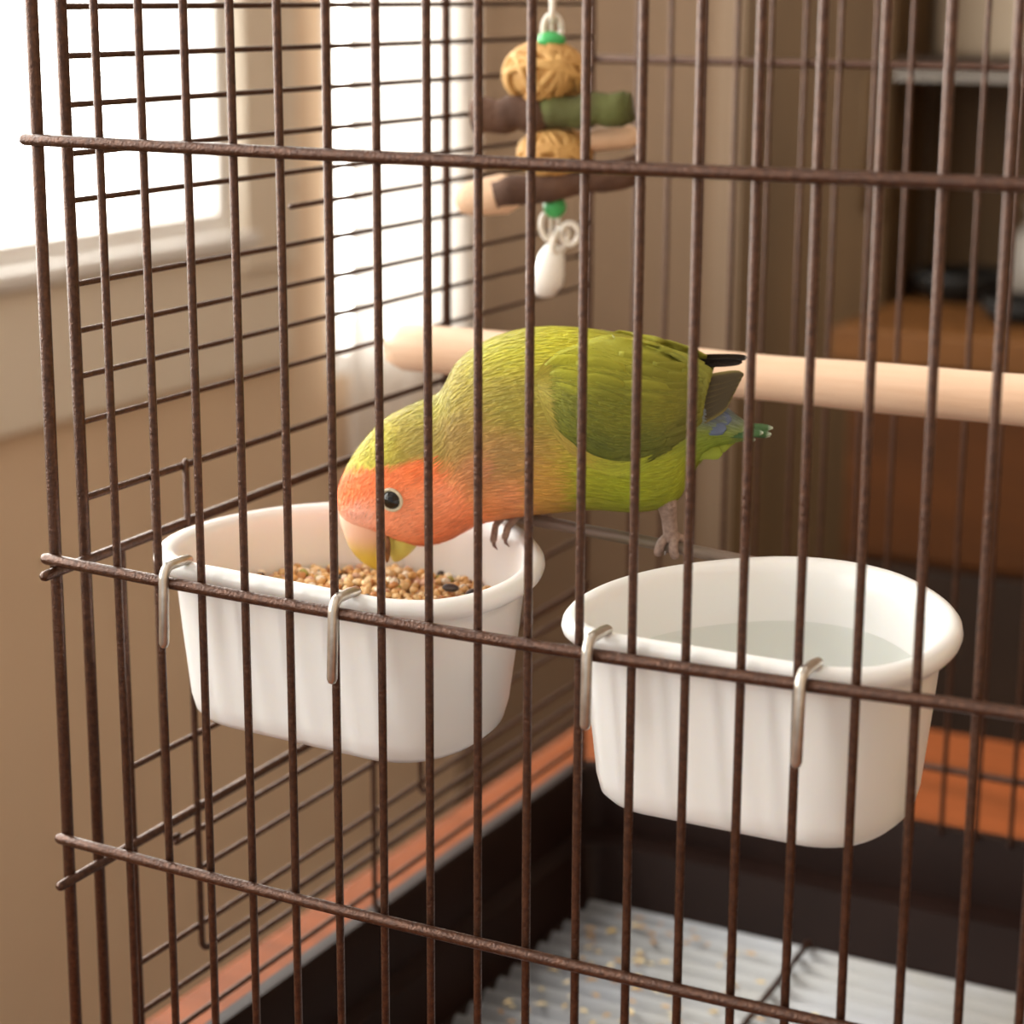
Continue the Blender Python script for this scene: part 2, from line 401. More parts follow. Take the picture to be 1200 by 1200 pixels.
# back panel
bme = mesh_of('vertical_wire', *tube([(0, 0, 0), (0, 0, ZT - ZB)], 0.00115, 8)); bme.materials.append(M_WIRE)
for i in range(1, 28):
    obj('vertical_wire', bme, None, cage, wl((S * i - 0.001, YB, ZB)))
wire('crossbar', (XL, YB + 0.002, 0.0145), (XR, YB + 0.002, 0.0145), 0.0018)
wire('crossbar', (XL, YB + 0.002, -0.300), (XR, YB + 0.002, -0.300), 0.0018)
wire('crossbar', (XL, YB + 0.002, ZT), (XR, YB + 0.002, ZT), 0.0018)
# right side panel and roof
wire('side_post', (XR, 0.015, ZT), (XR, 0.015, ZB), 0.0019); wire('side_post', (XR, YB, ZT), (XR, YB, ZB), 0.0019)
for k in range(13):
    z = 0.0834 - 0.0296 * k
    wire('side_wire', (XR, 0.0, z), (XR, YB, z), 0.00098, 8)
wire('top_rail', (XL, 0, ZT), (XL, YB, ZT), 0.0018); wire('top_rail', (XR, 0, ZT), (XR, YB, ZT), 0.0018)
for k in range(1, 15):
    wire('roof_wire', (S * 2 * k - 0.008, 0, ZT), (S * 2 * k - 0.008, YB, ZT), 0.0011, 8)
wire('roof_wire', (XL, 0.24, ZT + 0.002), (XR, 0.24, ZT + 0.002), 0.0014, 8)
tag(cage, 'large brown wire bird cage standing in its dark tray', 'cage')

# ------------------------------------------------------------------ tray and liner
def tray():
    x0, x1, y0, y1 = -0.0155, 0.4635, -0.010, 0.3975
    prof = [(0.014, -0.409), (0.004, -0.400), (0.0, -0.336), (0.0, -0.331), (0.002, -0.329), (0.008, -0.329), (0.0095, -0.331), (0.0115, -0.360), (0.019, -0.3625), (0.0205, -0.368), (0.026, -0.3865), (0.03, -0.3875)]
    V = []; F = []; n = 4 * 7
    for d, z in prof:
        db = d if d <= 0.0095 else 0.0095 + (d - 0.0095) * 1.75
        a, b, c, e = x0 + d, x1 - d, y0 + d, y1 - db
        r = max(0.006, 0.016 - d * 0.4)
        for (cx, cy, s) in ((b - r, c + r, -90), (b - r, e - r, 0), (a + r, e - r, 90), (a + r, c + r, 180)):
            for k in range(7):
                t = math.radians(s + 90 * k / 6)
                V.append((cx + r * math.cos(t), cy + r * math.sin(t), z + 0.41))
    for i in range(len(prof) - 1):
        for k in range(n): F.append((i * n + k, i * n + (k + 1) % n, (i + 1) * n + (k + 1) % n, (i + 1) * n + k))
    F.append(tuple(reversed(range(n)))); F.append(tuple(range((len(prof) - 1) * n, len(prof) * n)))
    me = mesh_of('cage_tray', V, F)
    o = obj('cage_tray', me, M_TRAY, None, (0, 0, Z(-0.41)))
    es = o.modifiers.new('edges', 'EDGE_SPLIT'); es.split_angle = math.radians(50)
    tag(o, 'deep dark brown plastic tray under the cage on the table', 'tray')
tray()

def liner():
    V = []; F = []; nx, ny = 2, 300
    x0, x1, y0, y1 = 0.0165, 0.4315, 0.022, 0.3535
    for j in range(ny + 1):
        y = y0 + (y1 - y0) * j / ny
        z = 0.0029 * (1 + math.sin(2 * math.pi * y / 0.0132))
        for i in range(nx + 1): V.append((x0 + (x1 - x0) * i / nx, y, z))
    for j in range(ny):
        for i in range(nx):
            a = j * (nx + 1) + i; F.append((a, a + 1, a + nx + 2, a + nx + 1))
    o = obj('tray_liner', mesh_of('tray_liner', V, F), M_LINER, None, (0, 0, Z(-0.3868)))
    sm = o.modifiers.new('thick', 'SOLIDIFY'); sm.thickness = 0.0006
    tag(o, 'pale grey corrugated liner sheet lying in the dark tray', 'liner')
liner()
g = obj('floor_wire', mesh_of('floor_wire', *tube([(0, 0, 0), (0.010, -0.31, 0)], 0.0015, 8)), M_WIRE, cage, wl((0.1272, 0.348, -0.3792)))

def husks():
    rnd = random.Random(3); V = []; F = []; C = []
    pal = [(206, 172, 96), (184, 140, 70), (222, 200, 150), (150, 110, 60)]
    for k in range(170):
        x = 0.03 + abs(rnd.gauss(0, 0.055)); y = rnd.uniform(0.12, 0.34)
        if x > 0.2: continue
        z = 0.0058 + rnd.random() * 0.001; r = rnd.uniform(0.0018, 0.0036); a = rnd.random() * 6.28; o = len(V)
        for t, s, h in ((0, 1, 0), (1.2, 0.5, 0.0006), (3.14, 1, 0), (4.4, 0.5, 0.0006)):
            V.append((x + r * s * math.cos(a + t), y + r * s * math.sin(a + t), z + h))
        c = lin(rnd.choice(pal)); C += [c] * 4
        F.append((o, o + 1, o + 2)); F.append((o, o + 2, o + 3))
    o = obj('seed_husks', mesh_of('seed_husks', V, F, cols=C), M_SEED, None, (0, 0, Z(-0.3868)))
    tag(o, 'yellowish seed husks scattered over the tray liner', 'husks', kind='stuff')
husks()

# ------------------------------------------------------------------ perches
def perch():
    pts = []; rad = []
    for k in range(41):
        t = k / 40
        pts.append((0.0005 + 0.453 * t, 0.0012 * math.sin(t * 9), 0.0035 * t))
        rad.append(0.0089 + 0.0004 * math.sin(t * 13) + 0.0003 * math.sin(t * 31 + 1))
    e = empty('wooden_perch', (0, 0.203, Z(-0.0917)))
    o = obj('dowel', mesh_of('dowel', *tube(pts, rad, 24)), M_PERCH, e)
    for kx, kz, ry in ((0.222, 0.002, -0.0086), (0.30, -0.002, -0.0088)):
        V, F = sphere((kx, ry, kz), 0.0022, 12, 8, (1.5, 0.35, 1)); obj('knot', mesh_of('knot', V, F), mat('perch_knot', (176, 124, 84), 0.6), e)
    for x in (0.0005, 0.4535):
        obj('end_clip', mesh_of('end_clip', *tube([(x - 0.0005, 0, 0.0025 if x > 0.1 else 0), (x + (0.002 if x > 0.1 else -0.007), 0, 0.0025 if x > 0.1 else 0)], 0.0022, 10)), M_STEEL, e)
    tag(e, 'thick pale wooden dowel perch running behind the bird', 'perch')
perch()
rod = obj('thin_perch', mesh_of('thin_perch', *tube([(0.0960, 0.1045, Z(-0.1263)), (0.1960, 0.1128, Z(-0.1345))], 0.0020, 14)), M_ROD)
tag(rod, 'thin grey-brown rod perch lying between the two white cups, gripped by one foot', 'perch')

# ------------------------------------------------------------------ feeding cups
def make_cup(name, cx, hw, depth, y0, zr, tilt, hook_x, label):
    k = hw / 58.5; kd = depth / 110.0
    half = [(0, 0), (22, 0), (38, 0.8), (50, 8), (57, 23), (58.5, 41), (56, 58), (49, 75), (36, 92), (19, 105.5)]
    P = [(x * k, y * kd) for x, y in half] + [(0, 110 * kd)] + [(-x * k, y * kd) for x, y in reversed(half[1:])]
    out = catmull([(x / 1000, y / 1000, 0) for x, y in P], True, 8)
    c = Vector((0, 0.048 * kd, 0)); n = len(out)
    e = empty(name, (cx, y0, Z(zr - 0.056))); e.rotation_euler = (0, tilt, 0)
    prof = [(26, 0.0006), (17, 0.0), (13.2, 0.001), (10.8, 0.0035), (9.6, 0.0085), (7.4, 0.030), (6.0, 0.0455), (5.4, 0.0490), (3.6, 0.0500), (1.6, 0.0504), (0.5, 0.0516), (0.0, 0.0532), (0.3, 0.0548), (1.3, 0.0561), (2.9, 0.0567), (4.6, 0.0563), (6.0, 0.0552), (7.1, 0.0530), (7.9, 0.0490), (8.8, 0.040), (11.2, 0.0100), (12.6, 0.0050), (15.5, 0.0025), (26, 0.002)]
    V = []; F = []
    for ins, z in prof:
        s = 1 - ins / 55.0
        for p in out: q = c + (p - c) * s; V.append((q.x, q.y, z))
    for i in range(len(prof) - 1):
        for j in range(n): F.append((i * n + j, i * n + (j + 1) % n, (i + 1) * n + (j + 1) % n, (i + 1) * n + j))
    F.append(tuple(reversed(range(n)))); F.append(tuple(range((len(prof) - 1) * n, len(prof) * n)))
    obj('cup_body', mesh_of('cup_body', V, F), M_WHITE_PLASTIC, e)
    for hx in hook_x:
        lx = hx - cx; zt = 0.0563 + 0.0010 - lx * math.sin(tilt) * 0
        pts = [(lx + 0.0004, 0.0026, zt + 0.0001), (lx + 0.0002, 0.0000, zt + 0.0003), (lx, -0.0058, zt + 0.0003)]
        for a in range(1, 7):
            t = a / 6 * math.pi / 2
            pts.append((lx, -0.0058 - 0.0036 * math.sin(t), zt + 0.0003 - 0.0036 * (1 - math.cos(t))))
        pts.append((lx - 0.0002, -0.0094, zt - 0.024))
        obj('hook', mesh_of('hook', *tube(pts, 0.00160, 14)), M_STEEL, e)
    tag(e, label, 'cup')
    return e, out, c
cupL, outL, cL = make_cup('feeding_cup', 0.0715, 61.5, 112, 0.0042, -0.1288, 0.028, (0.0362, 0.0972), 'white plastic hook-on cup full of seed, under the feeding bird')
cupR, outR, cR = make_cup('feeding_cup', 0.2135, 56.0, 110, 0.0030, -0.1290, 0.0, (0.1815, 0.2430), 'white plastic hook-on cup holding clear water')

# water
def water():
    ring = []
    for p in outR:
        q = cR + (p - cR) * (1 - 9.15 / 55.0); ring.append((q.x, q.y, 0))
    n = len(ring); V = ring + [(cR.x, cR.y, 0)]
    F = [(i, (i + 1) % n, n) for i in range(n)]
    o = obj('drinking_water', mesh_of('drinking_water', V, F), M_WATER, None, (0.2135, 0.0030, Z(-0.1475)))
    tag(o, 'clear still water filling the white cup', 'water', kind='stuff')
water()

# seed mix
def seeds():
    rnd = random.Random(11)
    pal = [((222, 184, 128), 7), ((206, 160, 100), 6), ((236, 208, 164), 5), ((190, 132, 78), 4), ((214, 172, 146), 2), ((150, 98, 54), 1.6), ((70, 58, 54), 0.7), ((170, 160, 80), 0.7), ((240, 226, 204), 2)]
    cols = [p[0] for p in pal]; wts = [p[1] for p in pal]
    uv, uf = sphere((0, 0, 0), 1, 7, 5)
    V = []; F = []; C = []
    poly = [cL + (p - cL) * (1 - 9.3 / 55.0) for p in outL]
    def inside(x, y, s):
        c = False; n = len(poly); j = n - 1
        for i in range(n):
            a = cL + (poly[i] - cL) * s; b = cL + (poly[j] - cL) * s
            if (a.y > y) != (b.y > y) and x < (b.x - a.x) * (y - a.y) / (b.y - a.y) + a.x: c = not c
            j = i
        return c
    cnt = 0
    while cnt < 1900:
        x = rnd.uniform(-0.06, 0.06); y = rnd.uniform(0.004, 0.105)
        if not inside(x, y, 0.975): continue
        h = 0.0355 + 0.0022 * math.sin(x * 55 + 1) * math.cos(y * 48) + 0.002 * max(0, 1 - ((x - 0.002) ** 2 + (y - 0.07) ** 2) / 0.0009)
        z = h - rnd.random() * 0.003
        r = rnd.uniform(0.00105, 0.0016); c = lin(rnd.choices(cols, wts)[0]); j = rnd.uniform(0.95, 1.2); c = tuple(min(1, q * j) for q in c)
        e = Matrix.Rotation(rnd.random() * 6.28, 3, 'Z') @ Matrix.Rotation(rnd.uniform(-0.6, 0.6), 3, 'Y')
        sc = (1.3 * r, r, 0.92 * r); o = len(V)
        for v in uv:
            q = e @ Vector((v[0] * sc[0], v[1] * sc[1], v[2] * sc[2])); V.append((q.x + x, q.y + y, q.z + z))
        F += [tuple(i + o for i in f) for f in uf]; C += [c] * len(uv); cnt += 1
    bed = [cL + (p - cL) * (1 - 9.2 / 55.0) for p in outL]; n = len(bed); o = len(V)
    V += [(p.x, p.y, 0.0325) for p in bed] + [(cL.x, cL.y, 0.0335)]; C += [lin((170, 122, 76))] * (n + 1)
    F += [(o + i, o + (i + 1) % n, o + n) for i in range(n)]
    ob = obj('seed_mix', mesh_of('seed_mix', V, F, cols=C), M_SEED, None, cupL.location); ob.rotation_euler = cupL.rotation_euler
    tag(ob, 'loose heap of small tan millet seeds in the white cup', 'seeds', kind='stuff')
    M_SUN = mat('dark_seed', (48, 42, 44), 0.45, 0.0, (74, 64, 60), 300)
    spots = [(0.0165, 0.0775, 0.5, 'dark seed lying on the millet, nearest the beak'), (0.0255, 0.0765, 1.4, 'dark seed lying on the millet, middle of the dark three'), (0.0315, 0.0850, -0.3, 'dark seed lying on the millet, closest to the cup wall')]
    for (x, y, a, lab) in spots:
        V2, F2 = sphere((0, 0, 0), 0.0018, 12, 8, (1.6, 1, 0.75))
        Rm = cupL.rotation_euler.to_matrix() @ Vector((x, y, 0.0378))
        so = obj('sunflower_seed', mesh_of('sunflower_seed', V2, F2), M_SUN, None, cupL.location + Rm, (0.1, 0.1, a))
        tag(so, lab, 'seed', 'dark seeds in the seed cup')
seeds()

# ------------------------------------------------------------------ hanging toy
def toy():
    e = empty('hanging_toy', (0.046, 0.24, Z(ZT)))
    def p(x, z, dy=0.0): return Vector((x - 0.046, dy, z - ZT))
    M_VINE = mat('woven_vine', (206, 162, 98), 0.7, 0.0, (176, 128, 68), 90, 0.6, 300)
    M_BEADG = mat('green_bead', (66, 176, 96), 0.35); M_BEADW = mat('white_bead', (244, 242, 238), 0.2, 0.0, (240, 238, 234), 9)
    M_LINK = mat('milky_link', (226, 218, 208), 0.15, 0.0, (214, 206, 196), 30, sss=0.2)
    M_BARK = mat('bark', (96, 66, 48), 0.85, 0.0, (72, 48, 36), 60, 0.9, 200); M_MOSS = mat('mossy_bark', (90, 94, 46), 0.9, 0.0, (72, 66, 38), 50, 0.9, 200)
    M_CUT = mat('cut_wood', (226, 192, 162), 0.7, 0.0, (206, 168, 136), 40)
    obj('cord', mesh_of('cord', *tube([p(0.0445, ZT - 0.001), p(0.0455, -0.05)], 0.0008, 8)), M_LINK, e)
    def link(x, z, rot, a=0.0055, b=0.0035, r=0.0012, tilt=0.0):
        pts = [Vector((math.cos(t) * b, 0, math.sin(t) * a)) for t in [k * 2 * math.pi / 20 for k in range(21)]]
        mt = Matrix.Rotation(rot, 3, 'Z') @ Matrix.Rotation(tilt, 3, 'Y')
        pts = [mt @ q + p(x, z) for q in pts]
        obj('chain_link', mesh_of('chain_link', *tube(pts, r, 8, cap=False)), M_LINK, e)
    z = 0.0305; k = 0
    while z < ZT - 0.006:
        link(0.0455, z, 0.5 + (k % 2) * 1.5); z += 0.0086; k += 1
    def vine_ball(x, z, r, seed, fl):
        rnd = random.Random(seed); parts = [sphere(p(x, z), r * 0.93, 18, 12, (1, 1, fl))]
        for q in range(16):
            ax = Vector((rnd.gauss(0, 1), rnd.gauss(0, 1), rnd.gauss(0, 1))).normalized(); u = ax.orthogonal().normalized(); v = ax.cross(u)
            h = rnd.uniform(-0.45, 0.45); rr = math.sqrt(1 - h * h)
            pts = [p(x, z) + Matrix.Diagonal(Vector((1, 1, fl))) @ (ax * h + (u * math.cos(t) + v * math.sin(t)) * rr) * r * 0.97 for t in [i * 2 * math.pi / 24 for i in range(25)]]
            parts.append(tube(pts, r * 0.11, 6, cap=False))
        obj('vine_ball', mesh_of('vine_ball', *merge(parts)), M_VINE, e)
    vine_ball(0.0425, 0.0135, 0.0158, 1, 0.74); vine_ball(0.0470, -0.0165, 0.0140, 2, 0.68)
    def bead(x, z, r, m, sc=(1, 1, 1), nm='bead'): obj(nm, mesh_of(nm, *sphere(p(x, z), r, 16, 10, sc)), m, e)
    bead(0.0447, 0.0262, 0.0058, M_BEADG, (1, 1, 0.62)); bead(0.0472, -0.0375, 0.0046, M_BEADG)
    def stick(a, b, r, name, mb, mc, half=None):
        pts = [a + (b - a) * (k / 8) + Vector((0, 0, 0.0008 * math.sin(k * 1.7))) for k in range(9)]
        o = obj(name, mesh_of(name, *tube(pts, [r * (1 + 0.05 * math.sin(k * 2.1)) for k in range(9)], 14, cap=False)), mb, e)
        d = (b - a).normalized()
        for q, s in ((a, -1), (b, 1)):
            obj('cut_end', mesh_of('cut_end', *tube([q + d * s * 0.0001, q + d * s * 0.0006], r * 0.93, 14, cap=False)), mc, o)
    stick(p(0.0185, -0.0030, -0.012), p(0.046, -0.0010, -0.006), 0.0068, 'bark_stick', M_BARK, M_BARK)
    stick(p(0.046, -0.0010, -0.006), p(0.0785, 0.0016, 0.000), 0.0064, 'mossy_stick', M_MOSS, M_MOSS)
    stick(p(0.028, -0.0330, -0.014), p(0.0790, -0.0225, 0.010), 0.0058, 'bark_stick', M_BARK, M_CUT)
    obj('wood_slice', mesh_of('wood_slice', *tube([p(0.0165, -0.0350, -0.012), p(0.0300, -0.0325, -0.010)], [0.0068, 0.0080], 14)), M_CUT, e)
    obj('wood_slice', mesh_of('wood_slice', *tube([p(0.0620, -0.0115, 0.004), p(0.0740, -0.0100, 0.010)], [0.0046, 0.0046], 14)), M_CUT, e)
    link(0.0452, -0.0450, 0.3); link(0.0500, -0.0505, 1.2, tilt=0.7); link(0.0540, -0.0478, 0.2, 0.0042, 0.0036)
    b = p(0.0446, -0.0625); obj('bell_bead', mesh_of('bell_bead', *tube([b + Vector((0.0016, 0, 0.0055)), b + Vector((0, 0, 0)), b + Vector((-0.0012, 0, -0.004))], [0.0052, 0.0068, 0.0074], 18)), M_BEADW, e)
    tag(e, 'hanging toy of woven vine balls, bark sticks, green beads and white bell', 'bird toy')
toy()

# ------------------------------------------------------------------ the lovebird
BO = Vector((0.163, 0.103, 0)); BD = Vector((-0.94112, -0.33807, 0)); BN = Vector((0.33807, -0.94112, 0))
bird = empty('lovebird', (0.1591, 0.1123, Z(-0.1312))); BS = 1.0155; bird.scale = (BS, BS, BS)
def BW(u, v, w):                       # bird space in mm: u to the head, v up, w to the near flank  ->  bird's own space
    q = BD * (u / 1000) + BN * (w / 1000); return Vector((q.x, q.y, v / 1000 + 0.1285))
STN = [((-19, -87.5), (-18.5, -93), 2.5), ((-10.1, -80.8), (-9.2, -96), 7), ((-2.5, -70.1), (-2.8, -103.5), 13), ((7.0, -64.4), (2.6, -113.5), 19), ((17.9, -61.4), (14.1, -117.0), 23), ((31.4, -59.4), (27.9, -116.7), 25.5), ((45.0, -58.9), (40.3, -118.1), 26),
       ((55.9, -60.6), (50.1, -119.6), 25.5), ((65.5, -64.4), (58.5, -121.3), 24), ((73.8, -71.0), (65.5, -123.3), 21.5), ((79.0, -80.4), (71.1, -126.4), 18.6), ((87.8, -84.8), (76.8, -129.6), 17.6), ((97.1, -89.8), (81.0, -130.9), 17.6), ((104.8, -98.0), (83.6, -131.3), 17.0), ((110.3, -106.7), (85.6, -131.0), 15.8), ((113.3, -115.4), (88.0, -129.6), 13.6), ((112.6, -121.5), (91.5, -127.0), 10), ((108.5, -124.6), (97.5, -126.4), 5)]
SEG = 64; PER = 6
tops = catmull([(a[0], a[1], 0) for a, b, h in STN], False, PER); bots = catmull([(b[0], b[1], 0) for a, b, h in STN], False, PER); hws = catmull([(h, 0, 0) for a, b, h in STN], False, PER)
NR = len(tops)
GRID = []
for i in range(NR):
    c = (tops[i] + bots[i]) / 2; hv = (tops[i] - bots[i]) / 2; row = []
    for j in range(SEG):
        a = 2 * math.pi * j / SEG; ca, sa = math.cos(a), math.sin(a); ex = 0.93
        cc = math.copysign(abs(ca) ** ex, ca); ss = math.copysign(abs(sa) ** ex, sa)
        q = c + hv * cc; row.append((q.x, q.y, hws[i].x * ss))
    GRID.append(row)

ANCH = [(103.4, -98.5, 176, 184, 56), (83.6, -86.6, 156, 162, 50), (83.7, -97.8, 146, 142, 58), (61.4, -66.5, 172, 184, 48), (42.3, -61.8, 184, 198, 46), (17.8, -63.9, 160, 170, 48), (58.6, -85.8, 146, 148, 52), (61.3, -102.7, 158, 138, 72), (58.5, -115.4, 206, 152, 90), (47.3, -113.5, 190, 160, 66), (33.5, -110.2, 154, 174, 44), (22.4, -111.2, 152, 176, 40), (6.1, -106.3, 150, 170, 40), (-6, -95, 128, 160, 50), (-5.4, -84, 104, 124, 120), (28.4, -82.0, 126, 140, 40), (68, -106, 176, 132, 80), (75, -98, 150, 136, 64)]
ORG = [(81.0, -117.6, 238, 150, 108), (92.3, -123.8, 240, 156, 118), (78.2, -127.6, 236, 140, 98), (109.3, -114.4, 246, 130, 74), (86.5, -105.0, 242, 126, 70), (100, -110, 242, 132, 80), (106.5, -123.0, 240, 180, 158), (58.5, -119.6, 230, 142, 86)]
BND = [(130, -109.5), (113.5, -108.8), (100.7, -107.5), (89.3, -104.5), (84.5, -102.9), (80.9, -105.7), (75.3, -110.3), (68.3, -116.8), (57.0, -121.3), (43, -125.5), (-40, -142)]
def shep(A, u, v, pw=3.2):
    s = 0; r = [0, 0, 0]
    for a in A:
        w = 1.0 / ((a[0] - u) ** 2 + (a[1] - v) ** 2 + 3.0) ** (pw / 2); s += w
        for k in range(3): r[k] += w * a[2 + k]
    return [x / s for x in r]
def smooth(x): x = max(0.0, min(1.0, x)); return x * x * (3 - 2 * x)
def plume(u, v, w):
    ue = u + 0.17 * abs(w); ve = v - 0.23 * abs(w)
    for (a, b) in zip(BND[:-1], BND[1:]):
        if b[0] <= ue <= a[0]:
            t = (ue - b[0]) / (a[0] - b[0]); vb = b[1] + (a[1] - b[1]) * t; break
    else: vb = -200
    soft = 0.8 + 6.5 * smooth((86 - ue) / 14)
    vb += 0.5 * noise.noise(Vector((u * 0.9, v * 0.9, w * 0.9)))
    m = smooth(0.5 + (vb - ve) / (2 * soft))
    g = shep(ANCH, ue, ve); o = shep(ORG, ue, ve)
    g = [g[0] * 1.06, g[1] * 0.955, g[2] * 1.08]
    return lin([min(250, g[k] * (1 - m) + o[k] * m) for k in range(3)])

V = []; C = []; F = []
for i in range(NR):
    for j in range(SEG):
        u, v, w = GRID[i][j]; V.append(BW(u, v, w)); C.append(plume(u, v, w))
for i in range(NR - 1):
    for j in range(SEG): F.append((i * SEG + j, (i + 1) * SEG + j, (i + 1) * SEG + (j + 1) % SEG, i * SEG + (j + 1) % SEG))
F.append(tuple(range(SEG))); F.append(tuple(reversed(range((NR - 1) * SEG, NR * SEG))))
body = obj('body', mesh_of('body', V, F, cols=C), M_PLUME, bird)
BUV = [Vector(GRID[i][j]) for i in range(NR) for j in range(SEG)]
BVH = BVHTree.FromPolygons(BUV, F)
def flank(u, v, sg=1):
    h = BVH.ray_cast(Vector((u, v, 80.0 * sg)), Vector((0, 0, -sg)))
    return (h[0].z, h[1]) if h[0] else (None, None)

def grid_pt(fi, fj):
    fi = max(0.0, min(NR - 1.001, fi)); i = int(fi); a = fi - i; j = int(math.floor(fj)); b = fj - j; j %= SEG; j2 = (j + 1) % SEG
    P = [Vector(GRID[i][j]), Vector(GRID[i + 1][j]), Vector(GRID[i][j2]), Vector(GRID[i + 1][j2])]
    return (P[0] * (1 - a) + P[1] * a) * (1 - b) + (P[2] * (1 - a) + P[3] * a) * b

def barbs(count, sampler, surf, lens, wid, jit, rnd):
    """short tapering barbs lying along the surface; surf(param, distance) -> (point, normal) in bird mm space"""
    V = []; F = []; C = []
    for _ in range(count):
        s = sampler(rnd)
        if s is None: continue
        L_ = rnd.uniform(*lens(s)); c0 = None
        pts = []
        for k, (f, h) in enumerate(((0, -0.15), (0.5, 0.28), (1.0, 0.22 + 0.25 * rnd.random()))):
            p, n = surf(s, L_ * f); pts.append((p, n, h))
        t = (pts[2][0] - pts[0][0])
        if t.length < 0.3 or t.length > 3 * L_: continue
        t.normalize(); side = t.cross(pts[0][1]).normalized()
        col = plume(*pts[0][0]) if s[-1] is None else s[-1]
        k = 1 + rnd.uniform(-jit, jit); hue = rnd.uniform(-0.06, 0.06)
        col = (min(1, col[0] * k * (1 + hue)), min(1, col[1] * k), min(1, col[2] * k * (1 - hue)))
        o = len(V)
        for (p, n, h), wd in zip(pts, (0.8, 1.0, 0.15)):
            for sg in (-1, 1): V.append(BW(*(p + n * h + side * sg * wd * wid / 2))); C.append(col)
        F += [(o, o + 1, o + 3, o + 2), (o + 2, o + 3, o + 5, o + 4)]
    return V, F, C
def body_sampler(rnd):
    for _ in range(20):
        fi = rnd.uniform(1, NR - 8); fj = rnd.uniform(0, SEG)
        a = grid_pt(fi, fj); e1 = grid_pt(fi + 1, fj) - a; e2 = grid_pt(fi, fj + 1) - a
        if rnd.random() < e1.cross(e2).length / 8.0: return (fi, fj, None)
    return (fi, fj, None)
def body_surf(s, d):
    a = grid_pt(s[0], s[1]); t = grid_pt(s[0] - 1, s[1]) - a; step = max(0.2, t.length)
    fi = s[0] - d / step; p = grid_pt(fi, s[1])
    n = (grid_pt(fi + 0.5, s[1]) - grid_pt(fi - 0.5, s[1])).cross(grid_pt(fi, s[1] + 0.5) - grid_pt(fi, s[1] - 0.5))
    c = (Vector((p.x, p.y, 0)) - (tops[int(max(0, min(NR - 1, fi)))] + bots[int(max(0, min(NR - 1, fi)))]) / 2) + Vector((0, 0, p.z))
    n = n.normalized() if n.length > 1e-9 else c.normalized()
    if n.dot(c) < 0: n = -n
    return p, n
def blen(s):
    h = s[0] / NR
    return (1.8, 3.4) if h > 0.68 else (3.0, 5.5)
rn = random.Random(5)
v_, f_, c_ = barbs(19000, body_sampler, body_surf, blen, 0.36, 0.24, rn)
tag(obj('plumage', mesh_of('plumage', v_, f_, smooth=False, cols=c_), M_BARB, bird), kind='stuff')

# wings
WT_ = catmull([(45.6, -70.7, 0), (40.3, -64.6, 0), (27.5, -60.6, 0), (14.4, -61.4, 0), (1.2, -64.6, 0), (-6.8, -68.2, 0)], False, 10)
WB_ = catmull([(44.0, -76.6, 0), (38.9, -86.4, 0), (29.9, -94.2, 0), (19.4, -98.1, 0), (9.6, -96.2, 0), (0.4, -91.1, 0), (-5.8, -85.6, 0)], False, 10)
def curve_at(P, t):
    f = max(0, t) * (len(P) - 1); i = min(int(f), len(P) - 2); return P[i] * (1 - (f - i)) + P[i + 1] * (f - i)
def wing_w(u, v):
    z, n = flank(u, v)
    return z
def wing_pt(a, b, off=0.0):
    p = curve_at(WT_, a) * (1 - b) + curve_at(WB_, a) * b
    # bow the feather line between top and bottom edges toward the tail
    w = wing_w(p.x, p.y)
    tail_w = 10.5 - 3.5 * (1 - b)
    if w is None: w = tail_w
    k = smooth((a - 0.72) / 0.28); w = max(w, 0) * (1 - k) + max(tail_w, w * 0.9) * k
    th = 2.6 * (max(0.0, math.sin(math.pi * min(1, max(0, b)))) ** 0.55) * smooth(min(1, a * 2.4)) - 0.35
    return Vector((p.x, p.y, w + th + off))
WCOL = [(44, -72, 150, 162, 44), (36, -66, 172, 186, 46), (20, -63, 160, 172, 46), (2, -67, 138, 148, 44), (36, -80, 120, 134, 38), (22, -80, 122, 134, 36), (8, -80, 126, 134, 38), (-5, -76, 126, 132, 44), (28, -92, 96, 112, 34), (12, -93, 98, 112, 34), (0, -88, 104, 112, 40)]
def wing_col(u, v): c = shep(WCOL, u, v); return lin((c[0] * 0.93, c[1] * 0.85, c[2] * 0.92))
